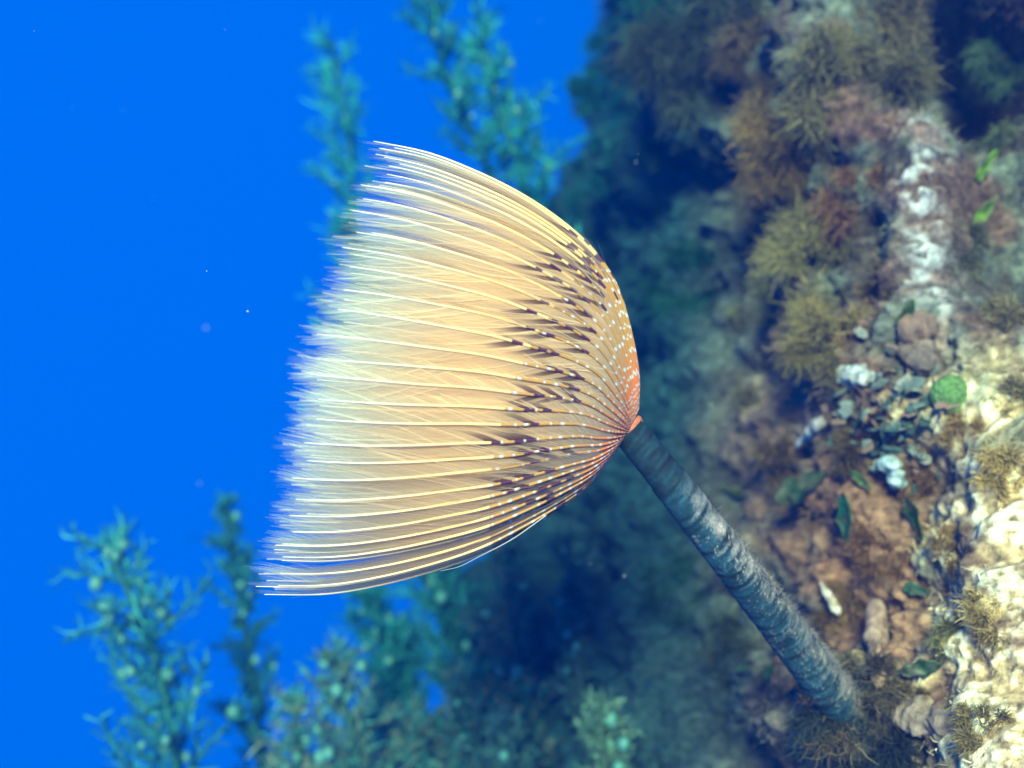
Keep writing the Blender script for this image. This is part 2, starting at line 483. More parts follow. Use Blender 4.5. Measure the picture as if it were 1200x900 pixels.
def make_radiole(phi, shrink, length, seed, front):
    r = np.random.default_rng(seed + 5000)
    c, cc, s, Ltot = radiole(phi, shrink, length, seed)
    # dark bands on this radiole
    up = (math.cos(phi) + 1) / 2
    s0 = 0.215 + 0.18 * up + r.normal(0, 0.04)
    nb = int(2 + round(1.8 * up + r.random() * 0.8))
    bands = []
    for q in range(nb):
        if shrink > 0.9 and r.random() < 0.7:
            b = s0 + q * 0.060 + r.normal(0, 0.006)
            bands.append((b, b + 0.024 + 0.014 * r.random()))
    # stem: resample finely so the rings are crisp
    n = 150
    ss = np.concatenate([np.linspace(0, 0.64, 110), np.linspace(0.65, s[-1], 40)])
    fine = np.stack([np.interp(ss, s, c[:, q]) for q in range(3)], axis=1)
    f = ss / Ltot
    thick = np.interp(f, [0, 0.12, 0.45, 0.85, 1.0], [0.0030, 0.0048, 0.0054, 0.0034, 0.0012]) * (1.0 if front else 0.8)
    V, F = tubes(fine[None], thick[None], 5)
    colr = np.repeat(stem_colour(ss, Ltot, phi, bands, r), 5, axis=0)
    stem = build('radiole', V, F, mat_stem, colr, worm)
    # pinnules: two rows, bent inwards and towards the tip
    T = unit(np.gradient(c, axis=0))
    N = unit(c - cc - ((c - cc) * T).sum(1, keepdims=True) * T)
    B = np.cross(T, N)
    def row_points(sp, row, jit):
        m = len(sp)
        p0 = np.stack([np.interp(sp, s, c[:, q]) for q in range(3)], axis=1)
        t0 = unit(np.stack([np.interp(sp, s, T[:, q]) for q in range(3)], axis=1))
        n0 = unit(np.stack([np.interp(sp, s, N[:, q]) for q in range(3)], axis=1))
        b0 = np.cross(t0, n0)
        ff = sp / Ltot
        ln = np.interp(ff, [0, 0.06, 0.15, 0.3, 0.75, 0.93, 1.0], [0.02, 0.07, 0.14, 0.20, 0.22, 0.13, 0.03]) * (1 + jit * (r.random(m) - 0.5))
        al = np.radians(np.interp(ff, [0, 0.3, 1], [40, 27, 15])) + jit * r.normal(0, 0.2, m)
        be = np.radians(60) + jit * r.normal(0, 0.5, m)
        side = -np.cos(be)[..., None] * n0 + row * np.sin(be)[..., None] * b0
        pts = [p0]
        for bend in (1.0, 0.85, 0.65, 0.45):
            dv_ = unit(np.cos(al * bend)[:, None] * t0 + np.sin(al * bend)[:, None] * side)
            pts.append(pts[-1] + dv_ * (ln / 4)[:, None])
        sdv = unit(np.cross(unit(pts[2] - pts[0]), n0 + row * 0.35 * b0))
        return np.stack(pts, axis=1), sdv, ff
    def pigment(sp, ff, var):
        m = len(sp)
        cb = np.tile(CREAM, (m, 5, 1)).reshape(m, 5, 3) * var
        tipw = sstep(0.60, 1.0, ff)[:, None, None]
        cb = cb * (1 - tipw * 0.75) + np.array([0.46, 0.66, 0.58]) * tipw * 0.8
        nearb = sstep(0.36, 0.12, ff)[:, None, None]
        cb = cb * (1 - nearb * 0.6) + np.array([0.66, 0.60, 0.50]) * nearb * 0.6
        redb = sstep(0.09, 0.03, ff)[:, None, None]
        cb = cb * (1 - redb) + ORANGE * redb
        for b0_, b1_ in bands:
            inb = ((sp > b0_ - 0.003) & (sp < b1_ + 0.003)).astype(float)[:, None, None]
            prof = np.array([1.0, 0.75, 0.15, 0.0, 0.0])[None, :, None] * inb
            cb = cb * (1 - prof) + PURPLE * prof
        return cb
    m = 210
    Vs, Fs, Cs, Ss, nv_ = [], [], [], [], 0
    for row in (-1, 1):
        sp = 0.03 + (Ltot * 0.985 - 0.03) * (np.arange(m) / (m - 1)) ** 1.3
        pts, sdv, ff = row_points(sp, row, 0.015)
        cb = pigment(sp, ff, 0.92 + 0.16 * r.random())
        dark = np.zeros((m, 1))
        for b0_, b1_ in bands:
            dark = np.maximum(dark, ((sp > b0_ - 0.003) & (sp < b1_ + 0.003)).astype(float)[:, None])
        al_ = np.array([0.90, 0.80, 0.62, 0.38, 0.0])[None] * np.interp(ff, [0, 0.5, 0.75, 0.9, 1.0], [0.97, 0.90, 0.70, 0.42, 0.10])[:, None]
        al_ = al_ + (1 - al_) * dark * np.array([1.0, 0.8, 0.2, 0.0, 0.0])[None]
        st = np.stack([np.tile((sp * 260)[:, None], (1, 5)), np.tile(np.arange(5)[None] * 0.35, (m, 1)), np.full((m, 5), (seed * 7.3 + row) % 97)], axis=-1)
        ii_, jj_ = np.meshgrid(np.arange(m - 1), np.arange(4), indexing='ij')
        a_ = (ii_ * 5 + jj_).ravel() + nv_
        Fs.append(np.stack([a_, a_ + 1, a_ + 6, a_ + 5], axis=1))
        Vs.append(pts.reshape(-1, 3)); Ss.append(st.reshape(-1, 3))
        Cs.append(np.concatenate([cb, al_[..., None]], axis=-1).reshape(-1, 4))
        nv_ += m * 5
    vane = build('vane', np.concatenate(Vs), np.concatenate(Fs), mat_vane, np.concatenate(Cs), stem, st=np.concatenate(Ss))
    # single pinnules standing clear of the film
    Pp, Ww, Sd, cb_ = [], [], [], []
    for row in (-1, 1):
        M = 24
        sp = np.sort(0.10 + (Ltot * 0.97 - 0.10) * r.random(M))
        pts, sdv, ff = row_points(sp, row, 0.30)
        Pp.append(pts); Sd.append(sdv)
        Ww.append(np.tile(np.array([[0.0008, 0.0009, 0.0008, 0.0006, 0.0003]]), (M, 1)))
        cb_.append(pigment(sp, ff, 1.0 + 0.3 * r.random((M, 1, 1))))
    V, F = ribbons(np.concatenate(Pp), np.concatenate(Ww), np.concatenate(Sd))
    fr = build('pinnules', V, F, mat_pinn, np.repeat(np.concatenate(cb_).reshape(-1, 3), 2, axis=0), stem)
    fr['kind'] = 'stuff'
    return stem

sd = 0
for whorl, (count, shrink, lfac) in enumerate(((70, 1.0, 1.0), (46, 0.84, 0.98), (24, 0.58, 0.93))):
    for i in range(count):
        phi = 2 * math.pi * (i + 0.15 * rng.random()) / count + whorl * 0.13
        near = -math.sin(phi)                      # towards the camera is -Y
        length = lfac * (1.0 - 0.085 * max(0, near) * (1 + 0.5 * rng.random()) - 0.04 * abs(math.cos(phi)) + 0.055 * max(0, -near) + 0.035 * sstep(1.0, 0.6, math.cos(phi)) + 0.015 * rng.normal())
        make_radiole(phi, shrink * (1 + 0.008 * rng.normal()), length, 333 + sd, near > -0.2)
        sd += 1

# one tentacle has sagged out of the fan
sag = catmull([at(640, 604, YF - 0.1), at(600, 632, YF - 0.12), at(562, 652, YF - 0.12), at(538, 664, YF - 0.1), at(516, 669, YF - 0.08)], 40)
V, F = tubes(sag[None], np.linspace(0.0024, 0.0008, 40)[None], 5)
drooper = build('radiole', V, F, mat_stem, np.tile(np.array([0.36, 0.36, 0.33]), (len(V), 1)), worm)
drooper['label'] = 'single thin tentacle sagging below the fan'

# orange collar where the crown leaves the tube
mat_collar = material('collar_skin', rough=0.5, bump=0.3, bump_scale=80, mottle=0.4, mottle_scale=60, color=(0.42, 0.13, 0.05))
ax = Vector((275, 0, -352)).normalized()
p_top = at(738, 503, YF)
crown_dir = np.array(-ax)
ang = np.linspace(0, 2 * np.pi, 40, endpoint=False)
e1 = unit(np.cross(crown_dir, np.array([0, 1.0, 0])))
e2 = np.array([0, 1.0, 0])
cup = []
for hgt, rad in ((-0.03, 0.040), (0.0, 0.050), (0.010, 0.052), (0.018, 0.048), (0.024, 0.038), (0.026, 0.02)):
    cup.append(np.array(p_top) + crown_dir * hgt + rad * (np.cos(ang)[:, None] * e1 + np.sin(ang)[:, None] * e2 * 0.8))
cup = np.array(cup)
i, j = np.meshgrid(np.arange(len(cup) - 1), np.arange(40), indexing='ij')
i, j = i.ravel(), j.ravel()
F = np.stack([i * 40 + j, i * 40 + (j + 1) % 40, (i + 1) * 40 + (j + 1) % 40, (i + 1) * 40 + j], axis=1)
build('collar', cup.reshape(-1, 3), F, mat_collar, None, worm)

# the tube
mat_tube = material('tube_parchment', rough=0.8, bump=0.35, bump_scale=70, mottle=0.35, mottle_scale=45, spec=0.25)
YR = root_pt.y
base_pt = at(1030, 885, YR + 0.25)
axis_pts = [at(735, 503, YF), at(786, 566, YF + 0.03), at(850, 648, YF + 0.12), at(915, 733, YF + 0.5 * (YR - YF)), at(975, 812, YR - 0.12), base_pt]
NR, NS = 460, 72
axis_c = arc_resample(catmull(axis_pts, 300), NR)
Tt = unit(np.gradient(axis_c, axis=0))
A1 = unit(np.cross(Tt, np.array([0, 1.0, 0])))        # points up and to the right of the tube
if A1[0, 2] < 0:
    A1 = -A1
A2 = np.cross(Tt, A1)
tv = np.zeros((NR, NS, 3))
tcol = np.zeros((NR, NS, 3))
PXU = 0.8 * YF / 1200
for i in range(NR):
    f = i / (NR - 1)
    rad = PXU * np.interp(f, [0, 0.10, 0.105, 0.13, 0.5, 0.8, 1.0], [20, 21, 23.0, 22.5, 26.5, 30, 37])
    ringn = mn.noise((f * 150, 3, 1)) * 0.6 + mn.noise((f * 60, 8, 1)) * 0.8
    for k in range(NS):
        th = 2 * math.pi * k / NS
        ca, sa = math.cos(th), math.sin(th)
        w1 = mn.noise((f * 120 + 0.7 * ca, ca * 0.9, sa * 0.9))
        w2 = fbm(f * 30, ca * 2.5, sa * 2.5, 3)
        w3 = mn.noise((f * 300, ca * 14, sa * 14))
        rr = rad * (1 + 0.020 * ringn + 0.030 * w1 + 0.03 * w2 * (0.3 + f) + 0.015 * w3 * (0.2 + f))
        tv[i, k] = axis_c[i] + rr * (ca * A1[i] + sa * A2[i])
        base = np.array([0.010, 0.045, 0.062]) * (1 + 0.9 * w1 + 0.6 * ringn)
        facing = ca * 0.75 + (-A2[i][1] * sa) * 0.35       # sediment on the upper flank, its pale colour also painting side light
        silt_light = min(1, max(0, (facing - 0.30 + 0.25 * w2 + 0.6 * w1 + 0.45 * w3) * 0.95)) * min(1, max(0, (f - 0.10) * 9))
        silt_light *= 0.75 + 0.25 * math.sin(f * 9)
        cl = base * (1 - silt_light) + np.array([0.40, 0.35, 0.28]) * silt_light
        speck = min(1.0, max(0, (w3 + 0.6 * w2 - 0.35) * 2.5)) if f > 0.2 else 0
        cl = cl + speck * np.array([0.16, 0.13, 0.08])
        dark = min(1, max(0, (f - 0.74 + 0.12 * w2) * 9))
        cl = cl * (1 - 0.7 * dark)
        if f < 0.105:
            cl = cl * 0.55
        tcol[i, k] = np.clip(cl, 0.004, 1)
i, j = np.meshgrid(np.arange(NR - 1), np.arange(NS), indexing='ij')
i, j = i.ravel(), j.ravel()
F = np.stack([i * NS + j, i * NS + (j + 1) % NS, (i + 1) * NS + (j + 1) % NS, (i + 1) * NS + j], axis=1)
build('tube', tv.reshape(-1, 3), F, mat_tube, tcol.reshape(-1, 3), worm)
# fine fuzz caught on the upper flank of the tube
mat_fuzz = material('silt_fuzz', rough=0.9, translucent=0.4, spec=0.1, alpha=0.7)
NFZ = 2600
fi = (NR * (0.2 + 0.72 * rng.random(NFZ) ** 0.7)).astype(int).clip(0, NR - 1)
ki = np.round(rng.normal(0, 8, NFZ)).astype(int) % NS
b = tv[fi, ki]
out = unit(b - axis_c[fi])
d0 = unit(out + rng.normal(0, 0.7, (NFZ, 3)))
ln = (0.008 + 0.022 * rng.random(NFZ) ** 2 + 0.008 * (fi / NR))[:, None]
PP = np.stack([b, b + d0 * ln * 0.5, b + d0 * ln * 0.8 + unit(rng.normal(0, 1, (NFZ, 3))) * ln * 0.3], axis=1)
WW = np.tile(np.array([[0.0008, 0.0007, 0.0003]]), (NFZ, 1))
V, F = ribbons(PP, WW, unit(rng.normal(0, 1, (NFZ, 3))))
cz = np.array([0.34, 0.31, 0.27]) * (0.6 + 0.8 * rng.random((NFZ, 1)))
fz = build('silt_fuzz', V, F, mat_fuzz, np.repeat(cz, 6, axis=0), worm)
fz['kind'] = 'stuff'

# ---------------------------------------------------------------- bushy filament tufts on the wall
mat_tuft = material('filament_alga', rough=0.8, translucent=0.35, spec=0.15)

def tuft(px, py, rpx, color, label, strands=1700, droop=0.25, flat=0.75, tip=1.5, cluster=13, pos=None):
    strands = int(strands * 2.4)
    p, no = hit(px, py)
    if pos is not None:
        p, no = Vector(pos), Vector((-0.2, -0.8, 0.3)).normalized()
    color = np.array(color) * np.array([1.05, 0.95, 0.62])
    R = rpx * 0.8 * p.y / 1200
    p = p - no * (0.15 * R)
    n = np.array(no)
    view = unit(-np.array(p))
    n = unit(n * 0.6 + view * 0.6 + np.array([0, 0, -0.1]))
    # several sprigs make up one tuft
    cs = rng.normal(0, 1, (cluster, 3))
    cs = cs - (cs @ n)[:, None] * n * 0.6
    cs = cs / np.maximum(1, np.linalg.norm(cs, axis=1, keepdims=True)) * R * 0.85
    ci = rng.integers(0, cluster, strands)
    dirs = unit(rng.normal(0, 1, (strands, 3)) * flat + n * 0.8 + cs[ci] / R * 0.9)
    pts = [np.zeros((strands, 3)) + cs[ci] * 0.75 + rng.normal(0, R * 0.07, (strands, 3))]
    L = R * (0.18 + 0.52 * rng.random(strands) ** 1.4)[:, None] * (0.6 + 0.8 * rng.random(cluster))[ci][:, None]
    d = dirs
    kseg = 5
    for q in range(kseg):
        pts.append(pts[-1] + d * L / kseg)
        d = unit(d + rng.normal(0, 0.38, (strands, 3)) + np.array([0, 0, -droop * 0.4]))
    PP = np.stack(pts, axis=1)
    ww = np.linspace(1, 0.25, kseg + 1)[None] * (0.0018 + 0.0020 * rng.random((strands, 1))) * (p.y / 4.8)
    V, F = ribbons(PP, ww, unit(rng.normal(0, 1, (strands, 3))))
    cvar = np.array(color) * (0.5 + 0.9 * rng.random((strands, 1, 1))) * (0.6 + 0.8 * rng.random(cluster))[ci][:, None, None] * np.linspace(0.7, tip, kseg + 1)[None, :, None]
    o = build('algae_tuft', V, F, mat_tuft, np.repeat(cvar.reshape(-1, 3), 2, axis=0))
    o.location = p
    tag(o, label, 'seaweed', 'bushy tufts on the rock wall')
    return o

OL = (0.22, 0.19, 0.10)
BR = (0.17, 0.115, 0.075)
TE = (0.11, 0.15, 0.12)
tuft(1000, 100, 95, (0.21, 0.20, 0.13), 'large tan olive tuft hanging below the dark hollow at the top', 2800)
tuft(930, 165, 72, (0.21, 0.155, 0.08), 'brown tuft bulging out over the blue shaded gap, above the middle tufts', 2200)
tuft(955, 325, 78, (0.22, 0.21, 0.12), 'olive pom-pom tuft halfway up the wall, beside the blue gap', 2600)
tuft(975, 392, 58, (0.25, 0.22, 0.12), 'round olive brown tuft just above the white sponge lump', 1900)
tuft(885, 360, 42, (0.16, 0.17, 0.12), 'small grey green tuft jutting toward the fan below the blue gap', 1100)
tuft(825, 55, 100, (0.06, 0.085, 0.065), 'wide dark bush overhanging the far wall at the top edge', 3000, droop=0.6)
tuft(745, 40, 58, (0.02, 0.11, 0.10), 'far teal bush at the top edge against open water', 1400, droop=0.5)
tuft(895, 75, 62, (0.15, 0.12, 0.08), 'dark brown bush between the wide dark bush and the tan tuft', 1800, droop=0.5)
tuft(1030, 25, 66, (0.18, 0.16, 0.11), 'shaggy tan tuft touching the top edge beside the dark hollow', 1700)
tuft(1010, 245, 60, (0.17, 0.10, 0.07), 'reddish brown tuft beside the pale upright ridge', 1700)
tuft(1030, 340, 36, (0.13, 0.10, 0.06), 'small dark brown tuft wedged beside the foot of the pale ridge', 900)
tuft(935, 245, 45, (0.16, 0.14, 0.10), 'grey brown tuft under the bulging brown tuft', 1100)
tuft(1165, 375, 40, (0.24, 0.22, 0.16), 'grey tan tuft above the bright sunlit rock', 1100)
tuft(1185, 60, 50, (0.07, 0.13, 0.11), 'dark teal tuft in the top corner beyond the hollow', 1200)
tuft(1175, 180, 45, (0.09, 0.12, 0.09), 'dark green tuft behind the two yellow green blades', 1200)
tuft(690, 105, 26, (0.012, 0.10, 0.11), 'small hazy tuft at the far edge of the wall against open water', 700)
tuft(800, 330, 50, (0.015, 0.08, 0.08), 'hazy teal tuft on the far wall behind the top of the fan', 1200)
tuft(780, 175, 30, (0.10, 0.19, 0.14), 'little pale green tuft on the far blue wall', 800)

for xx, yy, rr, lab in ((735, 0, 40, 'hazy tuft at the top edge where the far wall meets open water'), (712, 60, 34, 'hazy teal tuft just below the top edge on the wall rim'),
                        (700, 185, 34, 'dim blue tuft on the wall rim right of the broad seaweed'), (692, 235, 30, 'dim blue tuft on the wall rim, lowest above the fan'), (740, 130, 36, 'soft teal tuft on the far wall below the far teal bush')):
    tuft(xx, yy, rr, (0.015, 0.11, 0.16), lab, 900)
def on_tube(f, up=0.0, out=0.11):
    return axis_c[int(NR * f)] + A1[int(NR * f)] * up + np.array([0.0, -out, 0.0])
tuft(0, 0, 62, (0.13, 0.115, 0.085), 'thin tan threads tangled round the foot of the tube', 170, pos=on_tube(0.74, -0.02, 0.12), droop=0.1)
tuft(0, 0, 78, (0.03, 0.05, 0.065), 'dark blue green growth covering the foot of the tube', 1500, pos=on_tube(0.80, -0.02, 0.13), droop=0.5)
tuft(0, 0, 70, (0.06, 0.075, 0.065), 'grey silty growth at the bottom edge under the tube foot', 800, pos=on_tube(0.87, 0.03, 0.17))
tuft(0, 0, 60, (0.10, 0.095, 0.075), 'pale silty fuzz along the upper flank of the tube foot', 450, pos=on_tube(0.76, 0.09, 0.05))
for xx, yy, rr, cc_, lab in (
        (1128, 512, 34, (0.30, 0.22, 0.12), 'tan fuzz below the green ball'),
        (1178, 560, 40, (0.42, 0.34, 0.18), 'straw coloured fuzz on the sunlit rock, nearest the picture edge'),
        (1122, 640, 36, (0.24, 0.17, 0.10), 'brown fuzz down the shaded side of the sunlit rock'),
        (1165, 720, 42, (0.36, 0.30, 0.16), 'straw fuzz low on the sunlit rock'),
        (1115, 745, 30, (0.16, 0.17, 0.10), 'olive fuzz beside the blade near the pink finger'),
        (1185, 470, 34, (0.28, 0.26, 0.18), 'grey tan fuzz on top of the sunlit rock'),
        (1150, 845, 40, (0.22, 0.19, 0.11), 'olive brown fuzz at the bottom edge of the sunlit rock'),
        (1000, 532, 34, (0.13, 0.10, 0.07), 'brown fuzz under the knot of crusts'),
        (960, 615, 44, (0.15, 0.085, 0.055), 'reddish brown fuzz under the arched dark blade'),
        (1035, 640, 40, (0.17, 0.10, 0.06), 'rust brown fuzz in the hollow below the speckled blade'),
        (920, 545, 40, (0.13, 0.095, 0.075), 'dull brown fuzz beyond the middle of the tube'),
        (985, 715, 38, (0.16, 0.11, 0.065), 'rust fuzz around the small white shell'),
        (1075, 560, 34, (0.20, 0.13, 0.085), 'pinkish brown fuzz between the stub and the sunlit rock'),
        (1065, 830, 36, (0.18, 0.15, 0.09), 'sandy fuzz below the pink sponge finger'),
        (900, 470, 42, (0.09, 0.085, 0.07), 'dark grey brown fuzz on the wall between fan and crusts'),
        (860, 760, 48, (0.05, 0.075, 0.06), 'dull green fuzz on the dim wall under the tube'),
        (790, 690, 46, (0.02, 0.07, 0.065), 'dim teal fuzz on the far wall under the tube'),
        (1130, 290, 40, (0.12, 0.13, 0.10), 'grey green fuzz just beyond the pale upright ridge')):
    tuft(xx, yy, rr, cc_, lab, 900, flat=1.0)

# ---------------------------------------------------------------- tall seaweeds with air bladders
mat_weed = material('seaweed_frond', rough=0.6, translucent=0.35, spec=0.25)
mat_bladder = material('bladder_skin', rough=0.4, translucent=0.3, spec=0.4, color=(0.09, 0.30, 0.26))
def ico(name, mat, sub=2):
    import bmesh
    bm = bmesh.new()
    bmesh.ops.create_icosphere(bm, subdivisions=sub, radius=1.0)
    me = bpy.data.meshes.new(name)
    bm.to_mesh(me)
    bm.free()
    for pl in me.polygons:
        pl.use_smooth = True
    me.materials.append(mat)
    return me
bladder_mesh = ico('air_bladder', mat_bladder, 2)

def seaweed(path, hw, color, label, nbranch=46, nblad=14, leaf=1.0, twig=None, seed=0, taper=0.35):
    """path: [(px, py, Y)...] from foot to tip, hw: half width in pixels"""
    r = np.random.default_rng(900 + seed)
    pts = np.array([at(*q) for q in path])
    foot = pts[0].copy()
    pts = pts - foot
    axis = arc_resample(catmull(pts, 120), 60)
    k = 0.8 * path[0][2] / 1200
    HW = hw * k
    root = empty('seaweed', tuple(foot))
    tag(root, label, 'seaweed', 'tall seaweeds behind the fan')
    V, F = tubes(axis[None], np.linspace(0.035, 0.012, 60)[None], 6)
    cs = np.array(color) * 0.55
    build('stem', V, F, mat_weed, np.tile(cs, (len(V), 1)), root)
    T = unit(np.gradient(axis, axis=0))
    # side branches
    BP, leafP, leafW, leafC, bl = [], [], [], [], []
    KB = 8
    for q in range(nbranch):
        f = 0.06 + 0.94 * (q + r.random()) / nbranch
        idx = min(59, int(f * 59))
        p = axis[idx]
        t = T[idx]
        side = unit(np.cross(t, r.normal(0, 1, 3)))
        L = HW * (0.35 + 1.0 * r.random()) * (1 - (1 - taper) * max(0, f - 0.55) / 0.45)
        d = unit(side * 1.0 + t * (0.35 + 0.6 * r.random()))
        line = [p]
        for s in range(KB - 1):
            line.append(line[-1] + d * L / (KB - 1))
            d = unit(d + t * 0.10 + r.normal(0, 0.16, 3))
        line = np.array(line)
        BP.append(line)
        nl = int(30 * leaf)
        for z in range(nl):
            g = 0.12 + 0.88 * (z + r.random()) / nl
            ip = g * (KB - 1)
            i0 = min(KB - 2, int(ip))
            o = line[i0] + (line[i0 + 1] - line[i0]) * (ip - i0)
            dd = unit(line[i0 + 1] - line[i0])
            ld = unit(dd * 0.9 + unit(r.normal(0, 1, 3)) * 0.9 + t * 0.2)
            ll = HW * (0.13 + 0.20 * r.random())
            mid = o + ld * ll * 0.55 + r.normal(0, 0.01, 3)
            leafP.append([o, mid, o + ld * ll + r.normal(0, 0.02, 3)])
            w0 = 0.0045 + 0.006 * r.random()
            leafW.append([w0 * 0.5, w0, w0 * 0.25])
            base = np.array(color) if twig is None or r.random() < 0.65 else np.array(twig)
            leafC.append(base * (0.55 + 0.95 * r.random()) * (0.85 + 0.3 * f))
        if r.random() < nblad / nbranch:
            i0 = r.integers(1, KB - 2)
            bl.append(line[i0] + r.normal(0, 0.03, 3))
    BP = np.array(BP)
    V, F = tubes(BP, np.tile(np.linspace(0.011, 0.005, KB)[None], (len(BP), 1)), 4)
    bc = np.array(twig if twig is not None else color) * 0.8
    vb = len(V)
    V2, F2 = ribbons(np.array(leafP), np.array(leafW), unit(r.normal(0, 1, (len(leafP), 3))))
    cc = np.vstack([np.tile(bc, (vb, 1)), np.repeat(np.array(leafC), 6, axis=0)])
    build('foliage', np.vstack([V, V2]), np.vstack([F, F2 + vb]), mat_weed, cc, root)
    for p in bl:
        o = bpy.data.objects.new('air_bladder', bladder_mesh)
        C.objects.link(o)
        o.parent = root
        o.location = p
        rad = 0.018 + 0.020 * r.random()
        o.scale = (rad, rad, rad * 1.15)
    return root

TEAL = (0.035, 0.25, 0.22)
DTEAL = (0.02, 0.16, 0.15)
TAN = (0.13, 0.20, 0.14)
seaweed([(222, 1010, 6.6), (205, 880, 6.6), (178, 760, 6.6), (148, 690, 6.6), (125, 640, 6.6)], 108, TEAL, 'teal bushy seaweed with many pale bladders in open blue water, nearest the picture corner', 50, 40, 0.9, seed=1)
seaweed([(312, 1000, 7.6), (302, 860, 7.6), (288, 740, 7.6), (272, 660, 7.6), (262, 588, 7.6)], 52, DTEAL, 'slender dark teal seaweed rising just below the fan tips', 62, 16, 1.0, seed=2)
seaweed([(575, 860, 8.9), (480, 600, 8.8), (420, 330, 8.6), (410, 180, 8.5), (402, 110, 8.5), (388, 48, 8.5)], 78, (0.03, 0.30, 0.27), 'hazy seaweed tip showing above the topmost tentacles of the fan', 110, 14, 0.9, seed=3)
seaweed([(665, 520, 8.4), (622, 320, 8.2), (560, 170, 8.1), (520, 80, 8.0), (508, 0, 8.0), (520, -90, 8.0)], 66, (0.02, 0.22, 0.20), 'dark straggly seaweed running out of the top edge behind the fan', 76, 18, 0.9, seed=4)
seaweed([(668, 500, 8.1), (640, 300, 8.0), (602, 180, 8.0), (575, 100, 8.0), (565, 30, 8.0)], 76, (0.03, 0.28, 0.25), 'broad teal seaweed behind the upper edge of the fan, beside the straggly one', 70, 20, 1.0, seed=5)
seaweed([(420, 1000, 6.8), (418, 900, 6.8), (405, 830, 6.8), (392, 765, 6.8)], 68, (0.05, 0.22, 0.18), 'seaweed with tan twigs and pale bladders in front of the low thicket', 46, 22, 1.0, twig=TAN, seed=6)
seaweed([(345, 1000, 7.0), (345, 930, 7.0), (350, 870, 7.0), (342, 820, 7.0)], 58, (0.04, 0.24, 0.21), 'short teal seaweed at the foot of the slender dark one', 36, 8, 1.0, twig=(0.2, 0.27, 0.18), seed=7)
seaweed([(490, 990, 7.6), (470, 860, 7.6), (450, 760, 7.6), (430, 690, 7.6)], 78, (0.015, 0.17, 0.165), 'hazy blue green seaweed under the lowest tentacles', 58, 14, 1.0, seed=8)
seaweed([(560, 960, 7.6), (548, 850, 7.5), (530, 740, 7.5), (520, 660, 7.5)], 82, (0.02, 0.17, 0.155), 'dense teal seaweed below the single drooping tentacle', 62, 18, 1.0, seed=9)
seaweed([(625, 930, 7.1), (615, 820, 7.0), (600, 720, 7.0), (598, 640, 7.0)], 70, (0.025, 0.16, 0.14), 'teal seaweed in the thicket below the fan base', 54, 14, 1.0, twig=(0.16, 0.2, 0.13), seed=10)
seaweed([(690, 900, 6.7), (680, 800, 6.7), (668, 700, 6.7), (665, 625, 6.7)], 52, (0.06, 0.15, 0.12), 'dark seaweed against the shaded wall beside the thicket', 44, 10, 0.9, seed=11)
seaweed([(715, 990, 6.0), (712, 930, 6.0), (705, 870, 6.0), (700, 825, 6.0)], 46, (0.09, 0.19, 0.13), 'low green brown seaweed at the bottom edge beside the blue shadow', 40, 8, 1.0, seed=12)
seaweed([(500, 1010, 6.9), (500, 940, 6.9), (492, 880, 6.9), (500, 835, 6.9)], 62, (0.04, 0.17, 0.14), 'low seaweed with tan twigs at the bottom edge in front of the thicket', 42, 10, 1.0, twig=TAN, seed=13)
seaweed([(600, 1010, 6.6), (600, 950, 6.6), (590, 890, 6.6), (585, 850, 6.6)], 58, (0.05, 0.14, 0.13), 'dark blue green seaweed at the bottom edge below the thicket', 40, 8, 1.0, seed=14)

seaweed([(455, 1010, 7.9), (450, 900, 7.9), (462, 800, 7.9), (470, 740, 7.9)], 70, (0.015, 0.15, 0.15), 'deep teal seaweed filling the thicket behind the tan twigged ones', 60, 10, 1.0, seed=15)
seaweed([(650, 1000, 7.4), (655, 900, 7.3), (640, 820, 7.3), (632, 760, 7.3)], 70, (0.012, 0.11, 0.115), 'dim deep teal seaweed beside the dark blue shadow under the fan base', 60, 8, 1.0, seed=16)
seaweed([(545, 1000, 6.9), (548, 930, 6.9), (552, 860, 6.9), (545, 800, 6.9)], 66, (0.02, 0.14, 0.13), 'teal seaweed with curling branches low in the middle of the thicket', 56, 10, 1.0, twig=(0.10, 0.17, 0.12), seed=17)

